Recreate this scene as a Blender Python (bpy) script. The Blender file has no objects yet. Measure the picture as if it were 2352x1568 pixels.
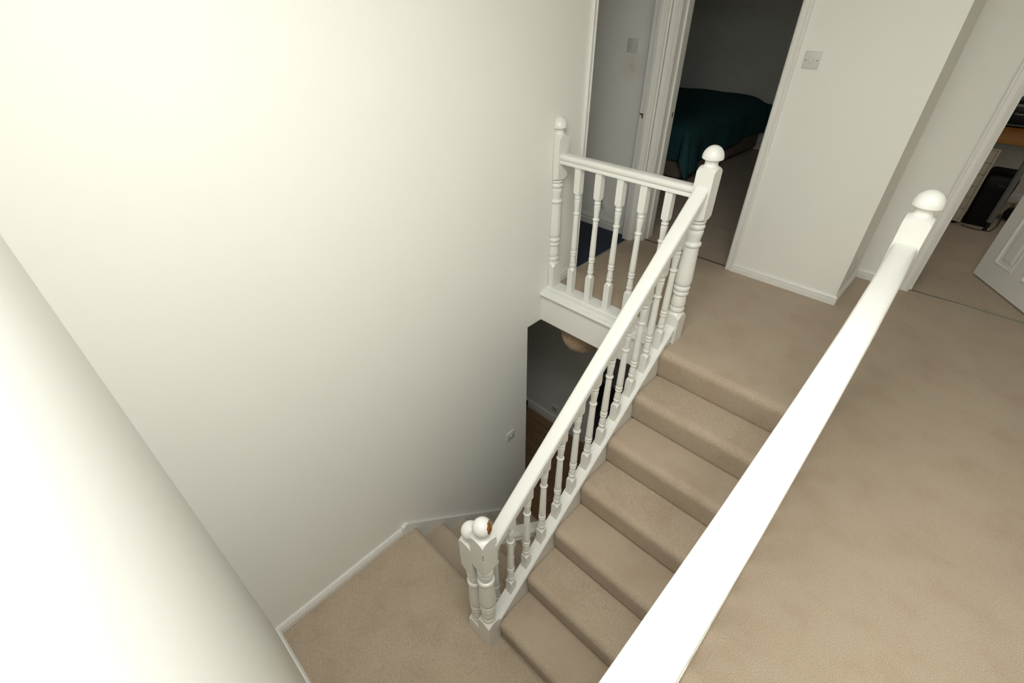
import bpy, bmesh, math, random
from mathutils import Vector, Matrix
random.seed(7)
scene = bpy.context.scene
COL = scene.collection

# ------------------------------------------------------------------ camera, world, lights, exposure
RT = Vector((0.71980206, 0.69415614, -0.00567905))
UP = Vector((-0.41184396, 0.43361677, 0.8014743))
FW = Vector((-0.55881084, 0.57456396, -0.59800226))
cd = bpy.data.cameras.new('camera')
cam = bpy.data.objects.new('camera', cd)
COL.objects.link(cam)
cd.sensor_width = 36.0
cd.sensor_fit = 'HORIZONTAL'
cd.lens = 1085.4 / 2352.0 * 36.0
cd.clip_start = 0.02
M = Matrix((RT, UP, -FW)).transposed().to_4x4()
M.translation = Vector((0.9347, -2.3504, 1.7220))
cam.matrix_world = M
scene.camera = cam

world = bpy.data.worlds.new('world')
scene.world = world
world.use_nodes = True
world.node_tree.nodes['Background'].inputs[0].default_value = (0.75, 0.8, 0.9, 1)
world.node_tree.nodes['Background'].inputs[1].default_value = 0.02

def area(name, loc, target, sx, sy, power, color):
    d = bpy.data.lights.new(name, 'AREA')
    d.shape = 'RECTANGLE'; d.size = sx; d.size_y = sy
    d.energy = power; d.color = color
    o = bpy.data.objects.new(name, d)
    o.location = loc
    o.rotation_euler = (Vector(target) - Vector(loc)).to_track_quat('-Z', 'Y').to_euler()
    COL.objects.link(o)
    return o

# stand-in lamp for ceiling-bounced flash above the stairwell, and daylight from the study window on the right, both outside the frame
area('ceiling_bounce_offscreen', (0.76, -1.90, 2.52), (0.76, -1.90, 0), 1.3, 0.85, 41.5, (0.99, 1.0, 0.985))
area('study_window_offscreen', (3.150, 3.2, 1.5), (1.2, 3.2, 1.5), 1.1, 1.1, 5.0, (1.0, 0.96, 0.90))

vs = scene.view_settings
vs.view_transform = 'Standard'
vs.look = 'None'
vs.exposure = 0.43
vs.gamma = 1.0
vs.use_curve_mapping = False

# ------------------------------------------------------------------ materials
MATS = {}
def nmat(name):
    m = bpy.data.materials.new(name); m.use_nodes = True
    MATS[name] = m
    nt = m.node_tree
    return m, nt, nt.nodes['Principled BSDF']

def simple(name, col, rough=0.5, bump=0.0, bscale=60, metal=0.0, var=0.0, vscale=4, spec=0.5):
    m, nt, b = nmat(name)
    b.inputs['Base Color'].default_value = (*col, 1)
    b.inputs['Roughness'].default_value = rough
    b.inputs['Metallic'].default_value = metal
    b.inputs['Specular IOR Level'].default_value = spec
    geo = nt.nodes.new('ShaderNodeNewGeometry')
    if bump:
        n = nt.nodes.new('ShaderNodeTexNoise'); n.inputs['Scale'].default_value = bscale
        n.inputs['Detail'].default_value = 3
        nt.links.new(geo.outputs['Position'], n.inputs['Vector'])
        bp = nt.nodes.new('ShaderNodeBump'); bp.inputs['Strength'].default_value = bump
        bp.inputs['Distance'].default_value = 0.002
        nt.links.new(n.outputs['Fac'], bp.inputs['Height'])
        nt.links.new(bp.outputs['Normal'], b.inputs['Normal'])
    if var:
        n = nt.nodes.new('ShaderNodeTexNoise'); n.inputs['Scale'].default_value = vscale
        n.inputs['Detail'].default_value = 4
        nt.links.new(geo.outputs['Position'], n.inputs['Vector'])
        mx = nt.nodes.new('ShaderNodeMix'); mx.data_type = 'RGBA'
        mx.inputs[6].default_value = (*[c * (1 - var) for c in col], 1)
        mx.inputs[7].default_value = (*[min(1, c * (1 + var)) for c in col], 1)
        nt.links.new(n.outputs['Fac'], mx.inputs[0])
        nt.links.new(mx.outputs[2], b.inputs['Base Color'])
    return m

simple('wall', (0.86, 0.849, 0.790), 0.55, 0.06, 35, var=0.015, vscale=2.0)
simple('ceil', (0.88, 0.875, 0.84), 0.7)
simple('gloss', (0.80, 0.792, 0.738), 0.28, 0.03, 25)
simple('trimwhite', (0.82, 0.81, 0.76), 0.35, 0.01, 30)
simple('plastic', (0.66, 0.665, 0.62), 0.35)
simple('screw', (0.05, 0.045, 0.03), 0.5)
simple('strike_dark', (0.10, 0.055, 0.02), 0.6, var=0.4, vscale=120)
simple('wood_chip', (0.19, 0.055, 0.012), 0.45, var=0.3, vscale=90)
simple('metal', (0.45, 0.45, 0.42), 0.35, metal=0.9)
simple('threshold', (0.34, 0.33, 0.27), 0.4, metal=0.6)
simple('strip_brown', (0.11, 0.09, 0.06), 0.6)
simple('brass', (0.42, 0.32, 0.16), 0.35, metal=0.9)
simple('blackplastic', (0.005, 0.005, 0.006), 0.5, spec=0.25)
simple('darkgrey', (0.10, 0.105, 0.10), 0.5)
simple('beam', (0.16, 0.165, 0.15), 0.5)
simple('cream', (0.58, 0.53, 0.43), 0.5)
simple('divan', (0.25, 0.205, 0.165), 0.8, 0.2, 200)
simple('screen', (0.20, 0.19, 0.16), 0.3)
simple('lettering', (0.55, 0.55, 0.55), 0.4)
simple('lettering_dim', (0.16, 0.16, 0.15), 0.4)
simple('paper', (0.50, 0.42, 0.24), 0.7)
simple('radiator', (0.75, 0.74, 0.70), 0.35)
simple('rubber', (0.02, 0.02, 0.02), 0.6)

def carpet(name, c0, c1, c2, grain=0.35, bump=0.5):
    m, nt, b = nmat(name)
    N = nt.nodes; L = nt.links
    geo = N.new('ShaderNodeNewGeometry')
    def noise(sc, det, rough=0.5):
        n = N.new('ShaderNodeTexNoise'); n.inputs['Scale'].default_value = sc
        n.inputs['Detail'].default_value = det; n.inputs['Roughness'].default_value = rough
        L.new(geo.outputs['Position'], n.inputs['Vector']); return n
    def mix(fac, a, bb, mode='MIX'):
        x = N.new('ShaderNodeMix'); x.data_type = 'RGBA'; x.blend_type = mode
        for s, v in ((0, fac), (6, a), (7, bb)):
            if hasattr(v, 'is_linked'): L.new(v, x.inputs[s])
            elif s == 0: x.inputs[0].default_value = v
            else: x.inputs[s].default_value = (*v, 1)
        return x.outputs[2]
    def ramp(sock, p0, p1):
        r = N.new('ShaderNodeMapRange'); r.inputs[1].default_value = p0; r.inputs[2].default_value = p1
        L.new(sock, r.inputs[0]); return r.outputs[0]
    wear = noise(4.5, 4, 0.6)
    c = mix(ramp(wear.outputs['Fac'], 0.36, 0.66), c0, c1)
    w2 = noise(9, 3)
    c = mix(ramp(w2.outputs['Fac'], 0.45, 0.75), c, c2)
    tuft = noise(330, 2, 0.7)
    g = mix(ramp(tuft.outputs['Fac'], 0.3, 0.7), (1 - grain,) * 3, (1 + grain * 0.75,) * 3)
    c = mix(1.0, c, g, 'MULTIPLY')
    L.new(c, b.inputs['Base Color'])
    b.inputs['Roughness'].default_value = 0.95
    b.inputs['Specular IOR Level'].default_value = 0.1
    b.inputs['Sheen Weight'].default_value = 0.15
    bp = N.new('ShaderNodeBump'); bp.inputs['Strength'].default_value = bump; bp.inputs['Distance'].default_value = 0.004
    L.new(tuft.outputs['Fac'], bp.inputs['Height'])
    L.new(bp.outputs['Normal'], b.inputs['Normal'])
    return m
carpet('carpet', (0.450, 0.352, 0.254), (0.508, 0.414, 0.306), (0.468, 0.380, 0.282))
carpet('carpet_blue', (0.003, 0.011, 0.032), (0.0045, 0.015, 0.042), (0.004, 0.013, 0.036), 0.5)

def wood(name, c0, c1, axis, rough=0.4, stretch=14):
    m, nt, b = nmat(name)
    N = nt.nodes; L = nt.links
    geo = N.new('ShaderNodeNewGeometry')
    oi = N.new('ShaderNodeObjectInfo')
    mp = N.new('ShaderNodeMapping')
    sc = [stretch * 4.0] * 3; sc[axis] = 2.5
    mp.inputs['Scale'].default_value = sc
    L.new(geo.outputs['Position'], mp.inputs['Vector'])
    ad = N.new('ShaderNodeVectorMath'); ad.operation = 'ADD'
    L.new(mp.outputs['Vector'], ad.inputs[0])
    cmb = N.new('ShaderNodeCombineXYZ')
    ml = N.new('ShaderNodeMath'); ml.operation = 'MULTIPLY'; ml.inputs[1].default_value = 37.0
    L.new(oi.outputs['Random'], ml.inputs[0])
    L.new(ml.outputs[0], cmb.inputs[0]); L.new(ml.outputs[0], cmb.inputs[1]); L.new(cmb.outputs[0], ad.inputs[1])
    n = N.new('ShaderNodeTexNoise'); n.inputs['Scale'].default_value = 1.0; n.inputs['Detail'].default_value = 5
    n.inputs['Distortion'].default_value = 0.6
    L.new(ad.outputs[0], n.inputs['Vector'])
    rp = N.new('ShaderNodeValToRGB')
    rp.color_ramp.elements[0].position = 0.35; rp.color_ramp.elements[0].color = (*c0, 1)
    rp.color_ramp.elements[1].position = 0.68; rp.color_ramp.elements[1].color = (*c1, 1)
    L.new(n.outputs['Fac'], rp.inputs[0])
    L.new(rp.outputs[0], b.inputs['Base Color'])
    b.inputs['Roughness'].default_value = rough
    return m
wood('laminate', (0.185, 0.108, 0.050), (0.275, 0.165, 0.082), 0)
wood('desk_wood', (0.34, 0.130, 0.012), (0.40, 0.165, 0.018), 0, stretch=3)

def bedspread_mat():
    m, nt, b = nmat('bedspread')
    N = nt.nodes; L = nt.links
    tc = N.new('ShaderNodeTexCoord')
    w = N.new('ShaderNodeTexWave'); w.wave_type = 'BANDS'; w.bands_direction = 'X'
    w.inputs['Scale'].default_value = 12.5; w.inputs['Distortion'].default_value = 0.4
    w.inputs['Detail'].default_value = 1.0
    L.new(tc.outputs['UV'], w.inputs['Vector'])
    cr = N.new('ShaderNodeValToRGB')
    cr.color_ramp.elements[0].position = 0.78; cr.color_ramp.elements[0].color = (0.034, 0.108, 0.120, 1)
    cr.color_ramp.elements[1].position = 0.97; cr.color_ramp.elements[1].color = (0.065, 0.165, 0.180, 1)
    L.new(w.outputs['Fac'], cr.inputs[0]); L.new(cr.outputs[0], b.inputs['Base Color'])
    b.inputs['Roughness'].default_value = 0.85
    b.inputs['Specular IOR Level'].default_value = 0.15
    bp = N.new('ShaderNodeBump'); bp.inputs['Strength'].default_value = 0.15; bp.inputs['Distance'].default_value = 0.004
    L.new(w.outputs['Fac'], bp.inputs['Height']); L.new(bp.outputs['Normal'], b.inputs['Normal'])
bedspread_mat()

def stained_wall():
    # bathroom wall paint with a brownish stain below the switch
    m = simple('wall_bath', (0.86, 0.849, 0.790), 0.6, 0.06, 35)
    nt = m.node_tree; N = nt.nodes; L = nt.links; b = N['Principled BSDF']
    geo = [n for n in N if n.bl_idname == 'ShaderNodeNewGeometry'][0]
    def blob(c, r0, r1):
        d = N.new('ShaderNodeVectorMath'); d.operation = 'DISTANCE'
        d.inputs[1].default_value = c
        L.new(geo.outputs['Position'], d.inputs[0])
        mr = N.new('ShaderNodeMapRange'); mr.inputs[1].default_value = r0; mr.inputs[2].default_value = r1
        mr.inputs[3].default_value = 1.0; mr.inputs[4].default_value = 0.0
        L.new(d.outputs['Value'], mr.inputs[0]); return mr.outputs[0]
    n = N.new('ShaderNodeTexNoise'); n.inputs['Scale'].default_value = 18; n.inputs['Detail'].default_value = 3
    L.new(geo.outputs['Position'], n.inputs['Vector'])
    mu = N.new('ShaderNodeMath'); mu.operation = 'MULTIPLY'
    L.new(blob((-1.195, 1.11, 1.265), 0.0, 0.12), mu.inputs[0]); L.new(n.outputs['Fac'], mu.inputs[1])
    mx = N.new('ShaderNodeMix'); mx.data_type = 'RGBA'
    mx.inputs[6].default_value = (0.86, 0.849, 0.790, 1); mx.inputs[7].default_value = (0.68, 0.58, 0.42, 1)
    L.new(mu.outputs[0], mx.inputs[0]); L.new(mx.outputs[2], b.inputs['Base Color'])
stained_wall()

def chipped_cap():
    # white gloss with the paint chipped away to stained wood on the side that faces up the stair
    m = simple('gloss_chipped', (0.80, 0.792, 0.738), 0.28)
    nt = m.node_tree; N = nt.nodes; L = nt.links; b = N['Principled BSDF']
    geo = [n for n in N if n.bl_idname == 'ShaderNodeNewGeometry'][0]
    n = N.new('ShaderNodeTexNoise'); n.inputs['Scale'].default_value = 130; n.inputs['Detail'].default_value = 4
    L.new(geo.outputs['Position'], n.inputs['Vector'])
    def blob(c, r0, r1):
        d = N.new('ShaderNodeVectorMath'); d.operation = 'DISTANCE'; d.inputs[1].default_value = c
        L.new(geo.outputs['Position'], d.inputs[0])
        mr = N.new('ShaderNodeMapRange'); mr.inputs[1].default_value = r0; mr.inputs[2].default_value = r1
        mr.inputs[3].default_value = 1.0; mr.inputs[4].default_value = 0.0
        L.new(d.outputs['Value'], mr.inputs[0]); return mr.outputs[0]
    mk = blob(CHIP_C, 0.020, 0.046)
    ad = N.new('ShaderNodeMath'); ad.operation = 'ADD'
    sub = N.new('ShaderNodeMath'); sub.operation = 'SUBTRACT'; sub.inputs[1].default_value = 0.5
    L.new(n.outputs['Fac'], sub.inputs[0])
    sc = N.new('ShaderNodeMath'); sc.operation = 'MULTIPLY'; sc.inputs[1].default_value = 0.7
    L.new(sub.outputs[0], sc.inputs[0])
    L.new(mk, ad.inputs[0]); L.new(sc.outputs[0], ad.inputs[1])
    gt = N.new('ShaderNodeMath'); gt.operation = 'GREATER_THAN'; gt.inputs[1].default_value = 0.5
    L.new(ad.outputs[0], gt.inputs[0])
    mx = N.new('ShaderNodeMix'); mx.data_type = 'RGBA'
    mx.inputs[6].default_value = (0.80, 0.792, 0.738, 1)
    cr = N.new('ShaderNodeValToRGB')
    cr.color_ramp.elements[0].color = (0.13, 0.028, 0.004, 1); cr.color_ramp.elements[0].position = 0.4
    cr.color_ramp.elements[1].color = (0.42, 0.17, 0.035, 1); cr.color_ramp.elements[1].position = 0.75
    L.new(n.outputs['Fac'], cr.inputs[0]); L.new(cr.outputs[0], mx.inputs[7])
    L.new(gt.outputs[0], mx.inputs[0]); L.new(mx.outputs[2], b.inputs['Base Color'])
CHIP_C = (0.020, -1.556, -0.224)
chipped_cap()

def shade_mat():
    m = simple('wicker', (0.42, 0.235, 0.13), 0.8)
shade_mat()
simple('wicker_light', (0.48, 0.36, 0.25), 0.8)

# ------------------------------------------------------------------ helpers
class MB:
    def __init__(self): self.v = []; self.f = []
    def add(self, v, f):
        o = len(self.v); self.v += [tuple(p) for p in v]; self.f += [tuple(i + o for i in q) for q in f]; return self
    def box(self, x0, x1, y0, y1, z0, z1):
        v = [(x, y, z) for z in (z0, z1) for y in (y0, y1) for x in (x0, x1)]
        return self.add(v, [(0, 2, 3, 1), (4, 5, 7, 6), (0, 1, 5, 4), (2, 6, 7, 3), (0, 4, 6, 2), (1, 3, 7, 5)])
    def prism(self, poly, a0, a1, fn):
        # poly: list of 2D points, fn(p, a) -> 3D
        n = len(poly)
        v = [fn(p, a0) for p in poly] + [fn(p, a1) for p in poly]
        f = [tuple(range(n))[::-1], tuple(range(n, 2 * n))]
        f += [(i, (i + 1) % n, n + (i + 1) % n, n + i) for i in range(n)]
        return self.add(v, f)
    def lathe(self, prof, n=32, c=(0, 0, 0), half=None, cap=True):
        # prof: (r, z) from bottom to top; half: square half-size that clips the radius
        v = []; f = []
        for r, z in prof:
            for k in range(n):
                a = 2 * math.pi * k / n
                ca, sa = math.cos(a), math.sin(a)
                rr = r
                if half: rr = min(r, half / max(abs(ca), abs(sa)))
                v.append((c[0] + rr * ca, c[1] + rr * sa, c[2] + z))
        m = len(prof)
        for i in range(m - 1):
            for k in range(n):
                k2 = (k + 1) % n
                f.append((i * n + k, i * n + k2, (i + 1) * n + k2, (i + 1) * n + k))
        if cap:
            f.append(tuple(range(n))[::-1]); f.append(tuple((m - 1) * n + k for k in range(n)))
        return self.add(v, f)
    def tube(self, pts, r, n=10, up=(0, 0, 1)):
        rings = []
        for i, p in enumerate(pts):
            p = Vector(p)
            d = (Vector(pts[min(i + 1, len(pts) - 1)]) - Vector(pts[max(i - 1, 0)])).normalized()
            u = Vector(up)
            if abs(d.dot(u)) > 0.95: u = Vector((1, 0, 0))
            s = d.cross(u).normalized(); w = s.cross(d).normalized()
            rr = r[i] if isinstance(r, (list, tuple)) else r
            rings.append([p + (s * math.cos(2 * math.pi * k / n) + w * math.sin(2 * math.pi * k / n)) * rr for k in range(n)])
        v = [tuple(q) for R in rings for q in R]; f = []
        for i in range(len(rings) - 1):
            for k in range(n):
                k2 = (k + 1) % n
                f.append((i * n + k, i * n + k2, (i + 1) * n + k2, (i + 1) * n + k))
        f.append(tuple(range(n))[::-1]); f.append(tuple((len(rings) - 1) * n + k for k in range(n)))
        return self.add(v, f)
    def sweep(self, prof, pts, vertical_ends=True):
        # prof: (side, up) closed polygon; path in 3D, side is horizontal, up is kept vertical
        n = len(prof); v = []; f = []
        for i, p in enumerate(pts):
            d = Vector(pts[min(i + 1, len(pts) - 1)]) - Vector(pts[max(i - 1, 0)])
            s = Vector((d.y, -d.x, 0)).normalized()
            slope = d.z / max(1e-6, math.hypot(d.x, d.y))
            k = math.sqrt(1 + slope * slope)
            for a, b in prof: v.append(tuple(Vector(p) + s * a + Vector((0, 0, b * k))))
        for i in range(len(pts) - 1):
            for k in range(n):
                k2 = (k + 1) % n
                f.append((i * n + k, i * n + k2, (i + 1) * n + k2, (i + 1) * n + k))
        f.append(tuple(range(n))[::-1]); f.append(tuple((len(pts) - 1) * n + k for k in range(n)))
        return self.add(v, f)
    def mesh(self, name, smooth=None):
        me = bpy.data.meshes.new(name)
        me.from_pydata(self.v, [], self.f)
        bm = bmesh.new(); bm.from_mesh(me)
        bmesh.ops.recalc_face_normals(bm, faces=bm.faces)
        if smooth is not None:
            for fc in bm.faces: fc.smooth = True
            for e in bm.edges:
                if len(e.link_faces) == 2 and e.calc_face_angle(0) > math.radians(smooth): e.smooth = False
        bm.to_mesh(me); bm.free()
        return me

def bevelled(me, w, seg=2):
    bm = bmesh.new(); bm.from_mesh(me)
    bmesh.ops.bevel(bm, geom=[e for e in bm.edges if len(e.link_faces) == 2 and e.calc_face_angle(0) > 0.6], offset=w, segments=seg, affect='EDGES', profile=0.5)
    for fc in bm.faces: fc.smooth = True
    for e in bm.edges:
        if len(e.link_faces) == 2 and e.calc_face_angle(0) > math.radians(40): e.smooth = False
    bm.to_mesh(me); bm.free(); return me

def obj(name, me, mat, parent=None, loc=None):
    if isinstance(me, MB): me = me.mesh(name)
    o = bpy.data.objects.new(name, me)
    if mat and not me.materials: me.materials.append(MATS[mat])
    COL.objects.link(o)
    if parent is not None: o.parent = parent
    if loc is not None: o.location = loc
    return o
def empty(name, loc=(0, 0, 0), rz=0):
    o = bpy.data.objects.new(name, None); COL.objects.link(o)
    o.location = loc; o.rotation_euler = (0, 0, rz); o.empty_display_size = 0.1
    return o
def tag(o, label, cat, group=None):
    o['label'] = label; o['category'] = cat
    if group: o['group'] = group
    return o
def struct(o, label=None):
    o['kind'] = 'structure'
    if label: o['label'] = label
    return o
def box(*a): return MB().box(*a)

# ------------------------------------------------------------------ main dimensions
XL = -0.948            # stairwell face of the long left wall
TW = 0.072             # thickness of the left wall
YB = -2.454            # back wall
YF = 1.103             # wall with the bedroom doorway
YO = 1.651             # wall with the office doorway
XP = 0.601             # return of the pier
R_, G_ = 0.1985, 0.2307
ZH = -7 * R_           # half landing
ZG = -2.60             # hall floor
ZC = 2.45              # ceiling
YJ = -0.1409           # foot of the first riser
XS = 0.820             # right side of the stair

# ------------------------------------------------------------------ shell
m = MB()
m.box(XL - TW, XL, YB, -0.251, ZG, -0.253)
m.box(XL - TW, XL, YB, 0.262, -0.253, ZC)
m.box(XL - TW, XL, 0.262, 1.045, 2.02, ZC)
m.box(XL - TW, XL, 1.045, YF, -0.253, ZC)
m.box(XL - TW, XL, 0.262, 1.045, -0.253, -0.2505)
struct(obj('wall_left', m, 'wall'), 'long off-white painted wall beside the stairs')
struct(obj('wall_back', box(XL - TW, 2.40, YB - 0.1, YB, ZG, ZC), 'wall'), 'off-white painted wall at the end of the half landing')
m = MB()
m.box(XL, -0.886, YF, YF + 0.1, -0.25, ZC)
m.box(-0.886, -0.124, YF, YF + 0.1, 2.02, ZC)
m.box(-0.124, XP, YF, YF + 0.1, -0.25, ZC)
m.box(XP - 0.1, XP, YF + 0.1, YO + 0.1, -0.25, ZC)
struct(obj('wall_far', m, 'wall'), 'off-white painted pier with a light switch beside the bedroom doorway')
m = MB()
m.box(XP, 0.915, YO, YO + 0.1, -0.25, ZC)
m.box(0.915, 1.665, YO, YO + 0.1, 2.02, ZC)
m.box(1.665, 2.40, YO, YO + 0.1, -0.25, ZC)
struct(obj('wall_office', m, 'wall'), 'recessed off-white wall with the study doorway')
struct(obj('wall_right', box(2.30, 2.40, YB, YO, -0.25, ZC), 'wall'))
struct(obj('wall_stairwell', box(XS, XS + 0.08, YB, 0.0, ZG, -0.25), 'wall'))
m = MB()
# ceiling with an opening added for the stairwell lamp
hx0, hx1, hy0, hy1 = 0.10, 1.42, -2.39, -1.41
m.box(-3.7, hx0, YB - 0.1, 4.72, ZC, ZC + 0.12)
m.box(hx1, 3.3, YB - 0.1, 4.72, ZC, ZC + 0.12)
m.box(hx0, hx1, YB - 0.1, hy0, ZC, ZC + 0.12)
m.box(hx0, hx1, hy1, 4.72, ZC, ZC + 0.12)
# upstand of the added roof light
m.box(hx0 - 0.05, hx0, hy0 - 0.05, hy1 + 0.05, ZC + 0.12, ZC + 0.13).box(hx1, hx1 + 0.05, hy0 - 0.05, hy1 + 0.05, ZC + 0.12, ZC + 0.13)
m.box(hx0, hx1, hy0 - 0.05, hy0, ZC + 0.12, ZC + 0.13).box(hx0, hx1, hy1, hy1 + 0.05, ZC + 0.12, ZC + 0.13)
struct(obj('ceiling', m, 'ceil'))
w1 = struct(empty('added_rooflight', (0.76, -1.90, ZC + 0.13)), 'added roof light around the stairwell lamp, out of view')  # unseen frame and pane added to house the bounce lamp
m = MB()
m.box(-0.72, 0.72, -0.54, -0.46, 0, 0.06).box(-0.72, 0.72, 0.46, 0.54, 0, 0.06).box(-0.72, -0.64, -0.46, 0.46, 0, 0.06).box(0.64, 0.72, -0.46, 0.46, 0, 0.06)
obj('window_frame', m, 'trimwhite', w1)
gl, nt, b = nmat('glass'); b.inputs['Transmission Weight'].default_value = 1.0; b.inputs['Roughness'].default_value = 0.05
obj('pane', box(-0.64, 0.64, -0.46, 0.46, 0.02, 0.026), 'glass', w1)

# landing floor
m = MB()
m.box(XS, 2.30, YB, 1.14, -0.25, 0)
m.box(XP, 2.30, 1.14, YO + 0.03, -0.25, 0)
m.box(XL, -0.022, 0.050, 1.14, -0.25, 0)
m.box(-0.022, XS, -0.050, 1.14, -0.25, 0)
m.box(XL - 0.022, XL, 0.280, 1.028, -0.25, 0)
struct(obj('floor_landing', m, 'carpet'), 'beige carpeted upstairs landing')

# half landing with a rounded carpet edge over the lower flight
def step_poly(yf, yb, zt, zb, foot, sgn=1, rad=0.042, n=6):
    # polygon in (y, z); sgn +1: nosing toward -y, -1: nosing toward +y
    p = []
    if sgn > 0:
        p.append((yb, zb)); p.append((yb, zt - 0.003)); p.append((yb - 0.003, zt)); p.append((yf + rad + 0.008, zt))
        for i in range(n + 1):
            a = math.pi / 2 * i / n
            p.append((yf + rad - rad * math.sin(a), zt - rad + rad * math.cos(a)))
        p.append((yf + 0.001, zt - 0.06))
        p.append((foot - 0.005, zb + 0.035)); p.append((foot - 0.002, zb + 0.010)); p.append((foot + 0.004, zb))
        return p
    q = step_poly(-yf, -yb, zt, zb, -foot, 1, rad, n)
    return [(-y, z) for y, z in q]
def soft_step(poly, stations, ztop, ynose, sgn):
    # extruded step whose carpet rolls down slightly toward its ends
    mm = MB(); n = len(poly); v = []
    for x, ins in stations:
        for (y, z) in poly:
            zz = z - ins if z > ztop - 0.05 else z
            yy = y + sgn * ins if sgn * (y - ynose) < 0.05 else y
            v.append((x, yy, zz))
    f = [tuple(range(n))[::-1], tuple(range((len(stations) - 1) * n, len(stations) * n))]
    for q in range(len(stations) - 1):
        f += [(q * n + i, q * n + (i + 1) % n, (q + 1) * n + (i + 1) % n, (q + 1) * n + i) for i in range(n)]
    mm.add(v, f); return mm
m = MB()
m.prism(step_poly(-1.454 + 0.012, YB, ZH, ZH - R_, -1.454 - 0.008, -1), XL, -0.058, lambda p, a: (a, p[0], p[1]))
m.box(-0.058, XS, YB, -1.45, ZH - R_, ZH)
struct(obj('floor_half_landing', m.mesh('half_landing', 40), 'carpet'), 'square beige carpeted half landing between the two flights')

# floors of the side rooms
struct(obj('floor_bedroom', box(-3.6, XP - 0.1, YF + 0.037, 4.62, -0.25, -0.004), 'carpet'), 'beige bedroom carpet in the shade beyond the doorway')
struct(obj('floor_office', box(XP, 3.2, YO + 0.03, 4.40, -0.25, -0.004), 'carpet'), 'beige study carpet')
struct(obj('floor_bathroom', box(-2.6, XL - 0.022, -0.30, YF + 0.02, -0.25, -0.003), 'carpet_blue'), 'navy blue carpet past the left doorway')

# side room walls
struct(obj('wall_bathroom', box(-2.6, XL - TW, YF + 0.007, YF + 0.1, -0.003, ZC), 'wall_bath'), 'stained off-white wall with switch and socket')
struct(obj('wall_bathroom_left', box(-2.7, -2.6, -0.4, YF + 0.1, -0.25, ZC), 'wall_bath'))
struct(obj('wall_bathroom_near', box(-2.6, XL - TW, -0.4, -0.30, -0.25, ZC), 'wall_bath'))
struct(obj('wall_bedroom_far', box(-3.6, 0.6, 4.62, 4.72, -0.25, ZC), 'wall'), 'dim bedroom wall behind the bed')
struct(obj('wall_bedroom_left', box(-3.7, -3.6, YF, 4.72, -0.25, ZC), 'wall'))
struct(obj('wall_bedroom_right', box(XP - 0.1, XP, YO + 0.1, 4.62, -0.25, ZC), 'wall'))
struct(obj('wall_bedroom_near', box(-3.6, XL, YF + 0.1, YF + 0.15, -0.25, ZC), 'wall'))
struct(obj('wall_office_far', box(XP, 3.2, 4.40, 4.50, -0.25, ZC), 'wall'), 'off-white study wall behind the desk')
struct(obj('wall_office_right', box(3.2, 3.3, YO, 4.5, -0.25, ZC), 'wall'))
struct(obj('wall_office_near', box(2.40, 3.2, YO, YO + 0.1, -0.25, ZC), 'wall'))

# hall below
struct(obj('ceiling_hall', box(-3.2, XS, -0.10, 1.0, -0.258, -0.2505), 'ceil'))
struct(obj('ceiling_hall_left', box(-3.2, XL - TW, -0.30, -0.10, -0.258, -0.2505), 'ceil'))
m = MB()
m.box(-3.2, -1.085, 0.95, 1.05, ZG, -0.2505)
m.box(-1.085, -0.325, 0.95, 1.05, ZG + 2.02, -0.2505)
m.box(-0.325, XS, 0.95, 1.05, ZG, -0.2505)
struct(obj('wall_hall', m, 'wall'), 'shaded off-white hall wall with a socket')
struct(obj('wall_hall_left', box(-3.3, -3.2, -0.4, 1.05, ZG, -0.2505), 'wall'))
struct(obj('wall_hall_near', box(-3.2, XL - TW, -0.35, -0.251, ZG, -0.2505), 'wall'))
struct(obj('wall_hall_right', box(0.02, XS, -0.06, 0.95, ZG, -0.2505), 'wall'))
struct(obj('wall_dark_room', box(-1.6, 0.3, 2.0, 2.05, ZG, -0.25), 'wall'))

# laminate floor of the hall, plank by plank
fl = struct(empty('floor_hall', (0, 0, ZG)), 'brown wood laminate floor of the hall')
pw, pl = 0.192, 1.25
pm = {}
row = 0
y = -1.30
random.seed(3)
offs = [0.0, 0.55, 0.25, 0.85, 0.4, 1.0, 0.15, 0.7, 0.35, 0.95, 0.5, 0.1, 0.8]
while y < 0.95:
    x = -3.2 - offs[row % len(offs)]
    while x < 0.0:
        x0, x1 = max(x, -3.2), min(x + pl, 0.02 if y > -0.06 else 0.0)
        y1 = min(y + pw, 0.95)
        ok = x1 - x0 > 0.02
        if y < -0.45 and x1 < -0.95: ok = False
        if ok:
            if y < -0.26: x0 = max(x0, -0.945)
            key = (round(x1 - x0, 3), round(y1 - y, 3))
            if key not in pm:
                pm[key] = bevelled(box(0.0007, key[0] - 0.0007, 0.0007, key[1] - 0.0007, -0.012, 0).mesh('plank'), 0.0015, 1)
            obj('plank', pm[key], 'laminate', fl, (x0, y, 0))
        x += pl
    y += pw; row += 1
struct(obj('floor_subfloor', box(-3.2, XS, -1.8, 2.0, ZG - 0.05, ZG - 0.0125), 'darkgrey'))

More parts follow.
